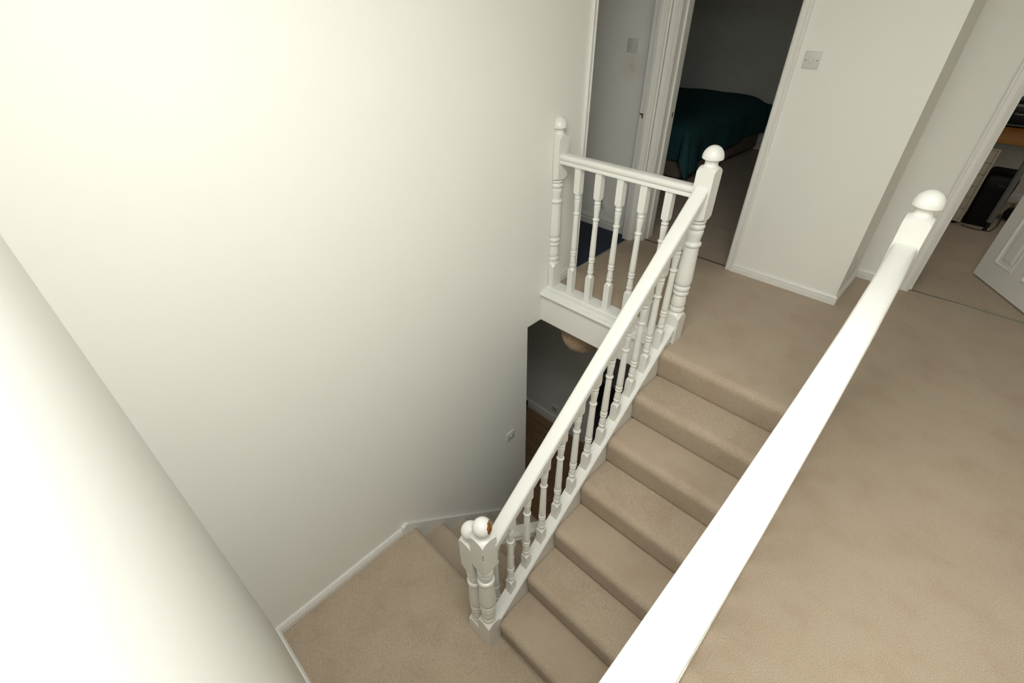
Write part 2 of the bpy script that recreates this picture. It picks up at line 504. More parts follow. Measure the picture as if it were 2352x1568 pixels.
# ------------------------------------------------------------------ skirting
def skirt_prof(h, t):
    return [(0, 0), (t, 0), (t, h * 0.52), (t * 0.78, h * 0.56), (t * 0.78, h * 0.60), (t * 0.95, h * 0.64), (t * 0.9, h * 0.80), (t * 0.55, h * 0.93), (t * 0.45, h), (0, h)]
def skirting(name, p0, p1, nrm, z, h=0.066, t=0.016, label=None, m0=0, m1=0):
    p0 = Vector((*p0, z)); p1 = Vector((*p1, z)); nv = Vector((*nrm, 0))
    mm = MB(); n = 0
    pr = skirt_prof(h, t)
    dr = (p1 - p0).normalized()
    v = [tuple(p + dr * (a * mt) + nv * a + Vector((0, 0, b))) for p, mt in ((p0, -m0), (p1, m1)) for a, b in pr]
    k = len(pr)
    f = [(i, (i + 1) % k, k + (i + 1) % k, k + i) for i in range(k)] + [tuple(range(k)), tuple(range(k, 2 * k))]
    mm.add(v, f)
    o = obj(name, mm, 'trimwhite'); struct(o, label); return o
skirting('baseboard_left', (XL, YB), (XL, -1.545), (1, 0), ZH, 0.071, 0.017, 'white skirting along the half landing', m0=-1)
skirting('baseboard_back', (XL, YB), (XS, YB), (0, 1), ZH, 0.071, 0.017, 'white skirting below the back wall', m0=-1)
skirting('baseboard_far', (-0.092, YF), (XP, YF), (0, -1), 0, 0.066, 0.016, 'white skirting along the pier', m1=1)
skirting('baseboard_pier', (XP, YF), (XP, YO), (1, 0), 0, 0.066, 0.016, 'white skirting on the return of the pier', m0=1, m1=-1)
skirting('baseboard_office', (XP, YO), (0.86, YO), (0, -1), 0, 0.066, 0.016, 'white skirting beside the study doorway', m0=-1)
skirting('baseboard_landing', (XL, 0.045), (XL, 0.232), (1, 0), 0, 0.075, 0.016, 'short white skirting behind the half newel')
skirting('baseboard_bathroom', (-2.6, YF + 0.007), (XL - TW, YF + 0.007), (0, -1), -0.003, 0.095, 0.016, 'white skirting above the navy carpet')
skirting('baseboard_hall', (-3.2, 0.95), (-1.142, 0.95), (0, -1), ZG, 0.125, 0.018, 'white skirting along the hall wall')
skirting('baseboard_bedroom', (-3.6, 4.62), (0.5, 4.62), (0, -1), -0.004, 0.09, 0.016, 'white skirting behind the bed')
skirting('baseboard_study', (XP, 4.40), (3.2, 4.40), (0, -1), -0.004, 0.08, 0.016, 'white skirting behind the shredder')
skirting('baseboard_landing_right', (2.30, YB), (2.30, YO), (-1, 0), 0)

# ------------------------------------------------------------------ doorways
ARCH = [(0, 0), (0, 0.011), (0.004, 0.015), (0.009, 0.015), (0.012, 0.010), (0.038, 0.012), (0.041, 0.0175), (0.052, 0.0185), (0.057, 0.014), (0.057, 0)]
def architrave(parent, base, out, nrm, h, w=1.0, head=None):
    # out: unit direction away from the opening, nrm: away from the wall
    ov, nv, bv = Vector((*out, 0)), Vector((*nrm, 0)), Vector(base)
    mm = MB()
    v = [tuple(bv + ov * (a * w) + nv * b + Vector((0, 0, z + (a * w if z > 0 else 0)))) for z in (0, h) for a, b in ARCH]
    k = len(ARCH)
    mm.add(v, [(i, (i + 1) % k, k + (i + 1) % k, k + i) for i in range(k)] + [tuple(range(k)), tuple(range(k, 2 * k))])
    o = obj('architrave', mm, 'trimwhite', parent)
    if head:
        iv = -ov
        mm = MB()
        v = [tuple(bv + iv * d + nv * b + Vector((0, 0, h + a * w))) for s, d in ((0, 0), (1, head)) for a, b in ARCH]
        # mitre ends
        v = []
        for s in (0, 1):
            for a, b in ARCH:
                d = -a * w if s == 0 else head + a * w
                v.append(tuple(bv + iv * d + nv * b + Vector((0, 0, h + a * w))))
        mm.add(v, [(i, (i + 1) % k, k + (i + 1) % k, k + i) for i in range(k)] + [tuple(range(k)), tuple(range(k, 2 * k))])
        obj('architrave', mm, 'trimwhite', parent)
    return o

# door 1: bathroom doorway in the left wall (opening along y)
d1 = struct(empty('door_1'), 'doorway to the blue carpeted room in the left wall')
y0, y1, ht = 0.280, 1.028, 2.0
x0, x1 = XL - TW - 0.003, XL + 0.001
obj('lining', box(x0, x1, y0 - 0.022, y0, -0.003, ht + 0.022), 'trimwhite', d1)
obj('lining', box(x0, x1, y1, y1 + 0.022, -0.003, ht + 0.022), 'trimwhite', d1)
obj('lining', box(x0, x1, y0, y1, ht, ht + 0.022), 'trimwhite', d1)
obj('door_stop', box(x0 + 0.040, x1 - 0.014, y1 - 0.013, y1, 0, ht), 'trimwhite', d1)
obj('door_stop', box(x0 + 0.040, x1 - 0.014, y0, y0 + 0.013, 0, ht), 'trimwhite', d1)
obj('strike_hole', box(x0 + 0.002, x0 + 0.030, y1 - 0.001, y1 + 0.002, 0.972, 0.984), 'strike_dark', d1)
obj('strike_hole', box(x0 + 0.018, x0 + 0.030, y1 - 0.001, y1 + 0.002, 0.952, 0.972), 'strike_dark', d1)
architrave(d1, (XL, y0 - 0.006, 0), (0, -1), (1, 0), ht, 0.78)
architrave(d1, (XL, y1 + 0.006, 0), (0, 1), (1, 0), ht, 0.98)

# door 2: bedroom doorway
d2 = struct(empty('door_2'), 'white framed bedroom doorway')
x0, x1 = -0.866, -0.146
yy0, yy1 = YF - 0.001, YF + 0.155
obj('lining', box(x0 - 0.02, x0, yy0, yy1, -0.004, ht + 0.022), 'trimwhite', d2)
obj('lining', box(x1, x1 + 0.02, yy0, yy1, -0.004, ht + 0.022), 'trimwhite', d2)
obj('lining', box(x0, x1, yy0, yy1, ht, ht + 0.022), 'trimwhite', d2)
obj('door_stop', box(x0, x0 + 0.013, yy0 + 0.06, yy1 - 0.045, 0, ht), 'trimwhite', d2)
obj('door_stop', box(x1 - 0.013, x1, yy0 + 0.06, yy1 - 0.045, 0, ht), 'trimwhite', d2)
obj('strike_hole', box(x0 + 0.0125, x0 + 0.0145, yy1 - 0.06, yy1 - 0.046, 0.955, 0.985), 'strike_dark', d2)
architrave(d2, (x0 - 0.006, YF, 0), (-1, 0), (0, -1), ht, 1.0)
architrave(d2, (x1 + 0.006, YF, 0), (1, 0), (0, -1), ht, 0.93)

# door 3: study doorway with its open panelled leaf
d3 = struct(empty('door_3'), 'study doorway with an open white panelled door')
x0, x1 = 0.935, 1.645
yy0, yy1 = YO - 0.001, YO + 0.105
obj('lining', box(x0 - 0.02, x0, yy0, yy1, -0.004, ht + 0.022), 'trimwhite', d3)
obj('lining', box(x1, x1 + 0.02, yy0, yy1, -0.004, ht + 0.022), 'trimwhite', d3)
obj('lining', box(x0, x1, yy0, yy1, ht, ht + 0.022), 'trimwhite', d3)
obj('door_stop', box(x0, x0 + 0.013, yy0 + 0.03, yy1 - 0.045, 0, ht), 'trimwhite', d3)
architrave(d3, (x0 - 0.006, YO, 0), (-1, 0), (0, -1), ht, 1.0)
architrave(d3, (x1 + 0.006, YO, 0), (1, 0), (0, -1), ht, 1.0)
# leaf: local x from hinge (0) to free edge (width), local y thickness
hinge = Vector((1.632, YO + 0.10, 0.006)); free = Vector((1.258, 2.300, 0.006))
dv = free - hinge; wid = dv.length; ang = math.atan2(dv.y, dv.x)
leaf = empty('door_leaf', hinge, ang); leaf.parent = d3
def leaf_mesh():
    mm = MB()
    T = 0.035
    st = 0.105; cols = [(st, wid / 2 - 0.045), (wid / 2 + 0.045, wid - st)]
    rows = [(0.14, 0.78), (0.90, 1.50), (1.60, 1.86)]
    xs = [0, cols[0][0], cols[0][1], cols[1][0], cols[1][1], wid]
    zs = [0] + [z for r in rows for z in r] + [1.975]
    for side in (0, 1):
        yy = 0 if side == 0 else T
        sg = 1 if side == 0 else -1
        for i in range(5):
            for j in range(7):
                a0, a1, b0, b1 = xs[i], xs[i + 1], zs[j], zs[j + 1]
                if i in (1, 3) and j in (1, 3, 5):
                    ins = [(0, 0), (0.010, -0.004), (0.018, 0.009), (0.040, 0.009), (0.058, 0.003)]
                    prev = None
                    for d, dep in ins:
                        yv = yy + sg * dep
                        ring = [(a0 + d, yv, b0 + d), (a1 - d, yv, b0 + d), (a1 - d, yv, b1 - d), (a0 + d, yv, b1 - d)]
                        if prev:
                            mm.add(prev + ring, [(k, (k + 1) % 4, 4 + (k + 1) % 4, 4 + k) for k in range(4)])
                        prev = ring
                    mm.add(prev, [(0, 1, 2, 3)])
                else:
                    mm.add([(a0, yy, b0), (a1, yy, b0), (a1, yy, b1), (a0, yy, b1)], [(0, 1, 2, 3)])
    mm.add([(0, 0, 0), (wid, 0, 0), (wid, T, 0), (0, T, 0)], [(0, 1, 2, 3)])
    mm.add([(0, 0, 1.975), (wid, 0, 1.975), (wid, T, 1.975), (0, T, 1.975)], [(0, 1, 2, 3)])
    mm.add([(0, 0, 0), (0, T, 0), (0, T, 1.975), (0, 0, 1.975)], [(0, 1, 2, 3)])
    mm.add([(wid, 0, 0), (wid, T, 0), (wid, T, 1.975), (wid, 0, 1.975)], [(0, 1, 2, 3)])
    me = mm.mesh('door_panel')
    bm = bmesh.new(); bm.from_mesh(me); bmesh.ops.remove_doubles(bm, verts=bm.verts, dist=1e-5)
    bmesh.ops.recalc_face_normals(bm, faces=bm.faces); bm.to_mesh(me); bm.free()
    return me
o = obj('door_panel', leaf_mesh(), 'trimwhite', leaf)
for sy in (-1, 1):
    yb = -0.0 if sy < 0 else 0.035
    mm = MB().tube([(wid - 0.06, yb, 1.0), (wid - 0.06, yb + sy * 0.045, 1.0), (wid - 0.16, yb + sy * 0.05, 1.0)], 0.008, 8)
    obj('door_handle', mm.mesh('door_handle', 50), 'brass', leaf)

# door 4: dark doorway at the end of the hall
d4 = struct(empty('door_4'), 'dark open doorway in the hall wall')
x0, x1 = -1.065, -0.345
obj('lining', box(x0 - 0.02, x0, 0.949, 1.055, ZG, ZG + 2.02), 'trimwhite', d4)
obj('lining', box(x1, x1 + 0.02, 0.949, 1.055, ZG, ZG + 2.02), 'trimwhite', d4)
obj('lining', box(x0, x1, 0.949, 1.055, ZG + 2.0, ZG + 2.02), 'trimwhite', d4)
architrave(d4, (x0 - 0.012, 0.95, ZG), (-1, 0), (0, -1), 2.0, 1.1)
architrave(d4, (x1 + 0.006, 0.95, ZG), (1, 0), (0, -1), 2.0, 1.1)

# threshold strips
t = obj('threshold_strip', bevelled(box(0.935, 1.645, YO + 0.018, YO + 0.042, -0.006, 0.004).mesh('strip'), 0.003, 1), 'threshold')
tag(t, 'thin metal carpet strip across the study doorway', 'threshold strip')
t = obj('threshold_strip', bevelled(box(-0.866, -0.146, YF + 0.022, YF + 0.044, -0.006, 0.001).mesh('strip'), 0.002, 1), 'strip_brown')
tag(t, 'thin carpet strip across the bedroom doorway', 'threshold strip')
t = obj('threshold_strip', bevelled(box(XL - 0.030, XL - 0.014, 0.280, 1.028, -0.006, 0.004).mesh('strip'), 0.003, 1), 'metal')
tag(t, 'thin metal strip along the edge of the navy carpet', 'threshold strip')

# ------------------------------------------------------------------ upper stair flight
st = empty('staircase', (0, 0, 0))
tag(st, 'upper carpeted stair flight rising from the half landing to the landing', 'staircase')
NOSE = 0.022
for k in range(0, 7):
    yb = YJ - (k - 1) * G_ + 0.006 if k else -0.050
    poly = step_poly(YJ - k * G_ - NOSE, yb, -k * R_, -(k + 1) * R_, YJ - k * G_)
    if k == 0:
        poly[1] = (yb, -0.002); poly[2] = (yb, 0.0)
    mm = soft_step(poly, [(0.024, 0.010), (0.030, 0.004), (0.040, 0.001), (0.055, 0.0), (XS, 0.0)], -k * R_, YJ - k * G_ - NOSE, 1)
    obj('carpeted_step', mm.mesh('carpeted_step', 40), 'carpet', st)
CS = 0.853
def cap_z(y): return -0.530 + CS * (y + 0.8)
# outer string under the capping
ya, yb_ = -1.530, -0.050
poly = [(ya, cap_z(ya) - 0.02), (yb_, cap_z(yb_) - 0.02), (yb_, cap_z(yb_) - 0.34), (ya + 0.10, ZH - 0.10), (ya, ZH - 0.10)]
obj('string', MB().prism(poly, -0.022, 0.026, lambda p, a: (a, p[0], p[1])), 'gloss', st)
capp = [(-0.036, 0.0), (-0.036, -0.022), (0.037, -0.022), (0.037, 0.0), (0.034, 0.003), (0.028, 0.003), (0.026, 0.0), (-0.026, 0.0), (-0.028, 0.003), (-0.034, 0.003)]
obj('string_capping', MB().sweep(capp, [(-0.0, -1.535, cap_z(-1.535)), (0.0, -0.043, cap_z(-0.043))]), 'gloss', st)
poly = [(-1.70, ZH + 0.06), (-0.05, 0.06 - 0.02), (-0.05, -0.30), (-1.55, ZH - 0.16), (-1.70, ZH - 0.16)]
obj('wall_string', MB().prism(poly, XS - 0.018, XS, lambda p, a: (a, p[0], p[1])), 'gloss', st)
poly = [(-1.50, ZH - 0.20), (-0.06, -0.25), (-0.06, -0.262), (-1.50, ZH - 0.215)]
obj('soffit', MB().prism(poly, 0.0, XS, lambda p, a: (a, p[0], p[1])), 'ceil', st)
# closing wall below the upper flight
poly = [(-1.54, ZG), (-0.06, ZG), (-0.06, -0.26), (-1.54, ZH - 0.12)]
struct(obj('wall_spandrel', MB().prism(poly, -0.012, 0.012, lambda p, a: (a, p[0], p[1])), 'wall'), 'white panelling below the upper flight')

# ------------------------------------------------------------------ lower stair flight
XE = -0.103
sl = empty('staircase', (0, 0, 0))
tag(sl, 'lower carpeted stair flight descending from the half landing to the hall', 'staircase')
for k in range(1, 6):
    zt = ZH - k * R_
    yf = -1.454 + k * G_
    poly = step_poly(yf + 0.012, yf - G_ - 0.012, zt, zt - R_, yf - 0.008, -1)
    mm = MB().prism(poly, XL + 0.020, XE + 0.01, lambda p, a: (a, p[0], p[1]))
    obj('carpeted_step', mm.mesh('carpeted_step', 40), 'carpet', sl)
CSL = R_ / G_
def ws_z(y): return -1.296 - 0.90 * (y + 1.503)
# closed string along the wall, with its upright end block
poly = [(-1.545, ZH), (-1.545, ZH + 0.088), (-1.527, ZH + 0.100), (-1.503, ws_z(-1.503)), (-0.26, ws_z(-0.26)), (-0.26, ZG), (-0.42, ZG), (-1.46, ZH - 0.30)]
obj('wall_string', MB().prism(poly, XL - 0.002, XL + 0.024, lambda p, a: (a, p[0], p[1])), 'gloss', sl)
obj('string_end_block', bevelled(box(XL, XL + 0.029, -1.552, -1.520, ZH, ZH + 0.094).mesh('block'), 0.004, 1), 'gloss', sl)
def lcap_z(y): return -1.255 - CSL * (y + 1.534)
poly = [(-1.534, lcap_z(-1.534) - 0.02), (-0.30, lcap_z(-0.30) - 0.02), (-0.30, ZG), (-0.55, ZG), (-1.534, ZH - 0.30)]
obj('string', MB().prism(poly, XE - 0.016, XE + 0.016, lambda p, a: (a, p[0], p[1])), 'gloss', sl)
obj('string_capping', MB().sweep(capp, [(XE, -1.536, lcap_z(-1.536)), (XE, -0.295, lcap_z(-0.295))]), 'gloss', sl)

# ------------------------------------------------------------------ landing edge: fascia, nosing and base rail
struct(obj('trim_1', box(XL, -0.022, -0.1034, -0.052, -0.253, -0.03), 'wall'), 'cream fascia board below the landing edge')
nose = [(0.052, -0.035), (0.052, 0.008), (0.049, 0.011), (-0.046, 0.011), (-0.050, 0.008), (-0.052, 0.0), (-0.090, 0.0), (-0.096, -0.004), (-0.098, -0.010), (-0.104, -0.012), (-0.118, -0.014), (-0.124, -0.020), (-0.127, -0.029), (-0.124, -0.038), (-0.116, -0.042), (-0.104, -0.044), (-0.104, -0.06), (-0.05, -0.06)]
struct(obj('trim_2', MB().prism(nose, XL, -0.022, lambda p, a: (a, p[0], p[1])).mesh('nosing', 35), 'gloss'), 'moulded white nosing along the landing edge')

struct(obj('trim_3', box(XS - 0.008, XS, YB, -0.16, -0.30, -0.0205), 'gloss'), 'white edging below the near balustrade')

# ------------------------------------------------------------------ newel posts
def bead(zc, h, r0, r1, n=6):
    return [(r0 + (r1 - r0) * math.sin(math.pi * i / n), zc - h * math.cos(math.pi * i / n)) for i in range(n + 1)]
RC = 0.0640
def sq_post(parts, half, n=48, nsh=6):
    """parts, bottom to top: ('sq', z) ring on the square; ('up', [(r, z)..]) shoulder from square to round;
    ('down', [(r, z)..]) shoulder from round to square; ('t', [(r, z)..]) turned rings."""
    v = []; rows = 0
    ang = [2 * math.pi * k / n for k in range(n)]
    R = [half / max(abs(math.cos(a)), abs(math.sin(a))) for a in ang]
    def zs(tab, r):
        tab = sorted(tab)
        if r <= tab[0][0]: return tab[0][1]
        for (r0, z0), (r1, z1) in zip(tab, tab[1:]):
            if r <= r1: return z0 + (z1 - z0) * (r - r0) / (r1 - r0)
        return tab[-1][1]
    def ring(rf, zf):
        nonlocal rows
        for k in range(n):
            r = rf(k); v.append((r * math.cos(ang[k]), r * math.sin(ang[k]), zf(k, r)))
        rows += 1
    for kind, dat in parts:
        if kind == 'sq': ring(lambda k: R[k], lambda k, r: dat)
        elif kind == 't':
            for rr, zz in dat: ring(lambda k: rr, lambda k, r: zz)
        else:
            r0 = min(dat)[0]
            seq = range(nsh + 1) if kind == 'up' else range(nsh, -1, -1)
            for i in seq:
                t = i / nsh
                ring(lambda k: R[k] + (r0 - R[k]) * t, lambda k, r: zs(dat, r))
    f = []
    for i in range(rows - 1):
        for k in range(n):
            k2 = (k + 1) % n
            f.append((i * n + k, i * n + k2, (i + 1) * n + k2, (i + 1) * n + k))
    f.append(tuple(range(n))[::-1]); f.append(tuple((rows - 1) * n + k for k in range(n)))
    return MB().add(v, f)
NP_TURN = bead(0.219, 0.017, 0.0325, 0.0428) + [(0.0325, 0.238), (0.037, 0.241), (0.0410, 0.250), (0.0415, 0.262), (0.0390, 0.285), (0.0368, 0.306), (0.0340, 0.313)] \
    + bead(0.328, 0.014, 0.0335, 0.0440) + bead(0.360, 0.017, 0.0335, 0.0455) \
    + [(0.0345, 0.379), (0.041, 0.382), (0.0448, 0.390), (0.0460, 0.407), (0.0457, 0.430), (0.0442, 0.470), (0.0418, 0.530), (0.0395, 0.590), (0.0385, 0.610)] \
    + bead(0.626, 0.014, 0.0350, 0.0462) + [(0.0345, 0.642), (0.0362, 0.650), (0.0388, 0.672), (0.0420, 0.690), (0.0425, 0.701), (0.0400, 0.709), (0.0325, 0.711)] \
    + bead(0.727, 0.015, 0.0325, 0.0440) + [(0.0325, 0.744)] + bead(0.7530, 0.0085, 0.0335, 0.0436)
SH_BASE = [(0.0640, 0.1645), (0.058, 0.175), (0.052, 0.183), (0.046, 0.189), (0.040, 0.1945), (0.0355, 0.1995)]
SH_UP0 = [(0.0355, 0.7625), (0.040, 0.764), (0.045, 0.766), (0.052, 0.7705), (0.058, 0.776), (0.0640, 0.782)]
SH_UP1 = [(0.0640, 1.006), (0.060, 1.0125), (0.056, 1.0175), (0.052, 1.0215), (0.048, 1.0245), (0.044, 1.0270), (0.038, 1.0295), (0.034, 1.032)]
NECK = [(0.0318, 1.036), (0.0308, 1.042), (0.0310, 1.049), (0.0335, 1.056), (0.0385, 1.0635)]
NECKB = [(0.029, 1.035), (0.025, 1.040), (0.0235, 1.047), (0.024, 1.054)]
def newel_mesh(shift, zbot, ball):
    sf = lambda L: [(r, z + shift) for r, z in L]
    parts = [('sq', zbot), ('up', sf(SH_BASE)), ('t', sf(NP_TURN)), ('down', sf(SH_UP0)), ('up', sf(SH_UP1)), ('t', sf(NECKB if ball else NECK))]
    return sq_post(parts, 0.045).mesh('newel', 30)
def mush_mesh(shift):
    pr = [(0.030, 1.062), (0.047, 1.0635), (0.0500, 1.066), (0.0505, 1.070)]
    pr += [(0.0505 * math.cos(math.pi / 2 * i / 9), 1.070 + 0.056 * math.sin(math.pi / 2 * i / 9)) for i in range(1, 10)]
    return MB().lathe([(max(r, 0.0006), z + shift) for r, z in pr], 40).mesh('cap', 40)
def ball_mesh(zc, r=0.0465):
    return MB().lathe([(max(0.0006, r * math.sin(math.pi * i / 22)), zc - r * math.cos(math.pi * i / 22)) for i in range(23)], 40).mesh('ball', 60)

nb = empty('newel_post', (0, 0, 0)); tag(nb, 'white turned newel post with mushroom cap at the head of the upper flight', 'newel post')
obj('post', newel_mesh(0, -0.06, False), 'gloss', nb); obj('mushroom_cap', mush_mesh(0), 'gloss', nb)
nc = empty('newel_post', (0.857, -0.048, 0)); tag(nc, 'white turned newel post with mushroom cap in front of the study doorway', 'newel post')
obj('post', newel_mesh(0, -0.02, False), 'gloss', nc); obj('mushroom_cap', mush_mesh(0), 'gloss', nc)
# half newel against the wall
def clip_half(me):
    bm = bmesh.new(); bm.from_mesh(me)
    r = bmesh.ops.bisect_plane(bm, geom=bm.verts[:] + bm.edges[:] + bm.faces[:], plane_co=(0.0, 0, 0), plane_no=(-1, 0, 0), clear_outer=True)
    bmesh.ops.holes_fill(bm, edges=[e for e in bm.edges if e.is_boundary])
    bm.to_mesh(me); bm.free(); return me
na = empty('newel_post', (-0.9475, 0, 0)); tag(na, 'white half newel post with half mushroom cap fixed to the long wall', 'newel post')
obj('post', clip_half(newel_mesh(0, -0.01, False)), 'gloss', na); obj('mushroom_cap', clip_half(mush_mesh(0)), 'gloss', na)
nd = empty('newel_post', (-0.0133, -1.579, ZH)); tag(nd, 'taller white newel post with chipped ball cap at the foot of the upper flight', 'newel post')
obj('post', newel_mesh(0.067, -0.02, True), 'gloss', nd)
bc = obj('ball_cap', ball_mesh(1.1575), 'gloss_chipped', nd); bc['label'] = 'ball cap with paint chipped off to brown wood'
for i, (zz, hh) in enumerate(((1.012, 0.010), (0.990, 0.008))):
    c = obj('paint_chip', MB().lathe([(0.0004, -hh), (0.0022, -hh * 0.5), (0.0026, 0), (0.0020, hh * 0.5), (0.0004, hh)], 8), 'wood_chip', nd, (0.0440, -0.0440, zz))
ne = empty('newel_post', (XE, -1.579, ZH)); tag(ne, 'shorter white newel post with ball cap at the head of the lower flight', 'newel post')
obj('post', newel_mesh(-0.060, -0.02, True), 'gloss', ne); obj('ball_cap', ball_mesh(1.0305), 'gloss', ne)
nf = empty('newel_post', (XE, -0.255, ZG)); tag(nf, 'white newel post with ball cap at the foot of the lower flight in the hall', 'newel post')
obj('post', newel_mesh(-0.060, 0.0, True), 'gloss', nf); obj('ball_cap', ball_mesh(1.0305), 'gloss', nf)

# ------------------------------------------------------------------ spindles and handrails
SH = 0.0208; SR = 0.0300
SP_TURN = [(0.0150, 0.028)] + bead(0.041, 0.011, 0.0158, 0.0208) + [(0.0150, 0.053), (0.0185, 0.057), (0.0190, 0.065), (0.0172, 0.085), (0.0152, 0.105), (0.0145, 0.109)] \
    + bead(0.117, 0.007, 0.0152, 0.0205) + bead(0.136, 0.010, 0.0152, 0.0208) + [(0.0155, 0.147), (0.0180, 0.151), (0.0190, 0.162), (0.0187, 0.185), (0.0178, 0.25), (0.0164, 0.33), (0.0156, 0.392)] \
    + bead(0.402, 0.008, 0.0150, 0.0212) + [(0.0145, 0.412), (0.0152, 0.420), (0.0172, 0.45), (0.0194, 0.476), (0.0198, 0.486), (0.0182, 0.493), (0.0145, 0.495)] \
    + bead(0.505, 0.009, 0.0150, 0.0208) + [(0.0142, 0.515)] + bead(0.5185, 0.0028, 0.0145, 0.0182, 4)
SP_B = [(0.0296, 0.0), (0.026, 0.006), (0.022, 0.011), (0.018, 0.016), (0.0152, 0.022)]
SP_T = [(0.0152, 0.5215), (0.018, 0.523), (0.0208, 0.525), (0.025, 0.529), (0.0296, 0.534)]
def spindle_mesh(lo, hi):
    return sq_post([('sq', -lo), ('up', SP_B), ('t', SP_TURN), ('down', SP_T), ('sq', 0.524 + hi)], SH, 24, 4).mesh('spindle', 30)
RAIL = [(-0.020, 0.0), (-0.029, -0.0025), (-0.0345, -0.007), (-0.0370, -0.015), (-0.0368, -0.024), (-0.0340, -0.031), (-0.0300, -0.035), (-0.0285, -0.038), (-0.0305, -0.041), (-0.0305, -0.056), (-0.028, -0.058)]
RAIL = RAIL + [(-a, b) for a, b in RAIL[::-1]]
def rail_obj(parent, pts):
    return obj('handrail', MB().sweep(RAIL, pts).mesh('handrail', 35), 'gloss', parent)

# short landing balustrade
b1 = empty('balustrade', (-0.475, 0, 0)); tag(b1, 'short white balustrade along the landing edge between the half newel and the top newel', 'balustrade')
rail_obj(b1, [(-0.9475 + 0.475 + 0.03, 0, 0.925), (-0.030 + 0.475, 0, 0.925)])
sm = spindle_mesh(0.185, 0.165)
for i in range(5):
    obj('spindle', sm, 'gloss', b1, (-0.7745 + 0.1497 * i + 0.475, 0, 0.182))
# upper flight balustrade
b2 = empty('balustrade', (0, -0.8, 0)); tag(b2, 'sloping white balustrade of eleven spindles on the upper flight', 'balustrade')
RS = 0.872
def rail_z(y): return 0.282 + RS * (y + 0.8)
rail_obj(b2, [(0, -1.545 + 0.8, rail_z(-1.545)), (0, -0.030 + 0.8, rail_z(-0.030))])
sm2 = spindle_mesh(0.135, 0.115)
for i in range(11):
    y = -1.4055 + 0.1256 * i
    obj('spindle', sm2, 'gloss', b2, (-0.006, y + 0.8, cap_z(y - 0.0205) + 0.112))
# lower flight balustrade
b3 = empty('balustrade', (XE, -0.9, 0)); tag(b3, 'sloping white balustrade descending beside the lower flight', 'balustrade')
def lrail_z(y): return -0.802 - 0.93 * (y + 1.17)
rail_obj(b3, [(0, -1.540 + 0.9, lrail_z(-1.540)), (0, -0.285 + 0.9, lrail_z(-0.285))])
sm3 = spindle_mesh(0.150, 0.115)
for i in range(9):
    y = -1.430 + 0.1256 * i
    zb = lrail_z(y) - 0.058 * 1.32 - 0.524 - 0.085
    obj('spindle', spindle_mesh(max(0.06, zb - lcap_z(y) + 0.03), 0.115) if i == 0 else sm3, 'gloss', b3, (0, y + 0.9, zb))
# near landing balustrade
b4 = empty('balustrade', (0.875, -1.2, 0)); tag(b4, 'long level white balustrade beside the open stairwell, its rail running to the back wall', 'balustrade')
def rx(y):
    P = [(-2.454, 0.884), (-2.05, 0.886), (-1.7, 0.887), (-1.25, 0.884), (-0.85, 0.879), (-0.45, 0.870), (-0.05, 0.857)]
    for (a, xa), (b, xb) in zip(P, P[1:]):
        if a <= y <= b: return xa + (xb - xa) * (y - a) / (b - a)
    return P[-1][1]
RAILW = [(a * 1.10, b) for a, b in RAIL]
pts = [(rx(y) - 0.875, y + 1.2, 0.925) for y in [-2.454 + 0.0605 * i for i in range(40)]]
obj('handrail', MB().sweep(RAILW, pts).mesh('handrail', 35), 'gloss', b4)
base = [(-0.036, 0.022), (-0.036, -0.02), (0.036, -0.02), (0.036, 0.022)]
obj('base_rail', MB().sweep(base, [(p[0], p[1], 0) for p in pts]), 'gloss', b4)
for i in range(15):
    y = -0.198 - 0.1497 * i
    obj('spindle', sm, 'gloss', b4, (rx(y) - 0.875, y + 1.2, 0.190))

# ------------------------------------------------------------------ switches and sockets
def plate(name, loc, rz, label, cat, kind='rocker', pm='plastic'):
    # local: plate in x-z plane facing -y
    e = empty(name, loc, rz); tag(e, label, cat)
    obj('plate', bevelled(box(-0.043, 0.043, -0.009, 0.0, -0.043, 0.043).mesh('plate'), 0.0025, 2), pm, e)
    for sx in (-1, 1):
        s = MB().lathe([(0.0030, -0.0015), (0.0030, 0.0004)], 12)
        o = obj('screw', s, 'screw', e, (sx * 0.0302, -0.009, 0)); o.rotation_euler = (math.pi / 2, 0, 0)
    if kind == 'rocker':
        mm = MB().add([(-0.0075, -0.0085, -0.012), (0.0075, -0.0085, -0.012), (0.0075, -0.0085, 0.012), (-0.0075, -0.0085, 0.012),
                       (-0.0068, -0.0155, -0.0112), (0.0068, -0.0155, -0.0112), (0.0068, -0.0105, 0.0112), (-0.0068, -0.0105, 0.0112)],
                      [(0, 1, 5, 4), (1, 2, 6, 5), (2, 3, 7, 6), (3, 0, 4, 7), (4, 5, 6, 7), (0, 3, 2, 1)])
        obj('rocker', mm, pm, e)
    elif kind == 'knob':
        o = obj('knob', MB().lathe([(0.0060, 0), (0.0060, 0.006), (0.0050, 0.008), (0.0020, 0.0085)], 16).mesh('knob', 40), 'plastic', e, (0, -0.009, 0)); o.rotation_euler = (math.pi / 2, 0, 0)
    elif kind == 'socket':
        for (x, z, w, h) in ((0, 0.013, 0.004, 0.008), (-0.011, -0.008, 0.006, 0.0035), (0.011, -0.008, 0.006, 0.0035)):
            obj('pin_hole', box(x - w / 2, x + w / 2, -0.0094, -0.0088, z - h / 2, z + h / 2), 'screw', e)
    elif kind == 'outlet':
        o = obj('outlet', MB().lathe([(0.0075, 0), (0.0075, 0.003)], 14), 'screw', e, (0.0, -0.009, 0.0)); o.rotation_euler = (math.pi / 2, 0, 0)
    return e
plate('light_switch', (-0.0064, YF, 1.384), 0, 'white light switch on the pier beside the bedroom doorway', 'light switch')
plate('light_switch', (-1.200, YF + 0.007, 1.392), 0, 'white light switch above a brown stain in the blue carpeted room', 'light switch')
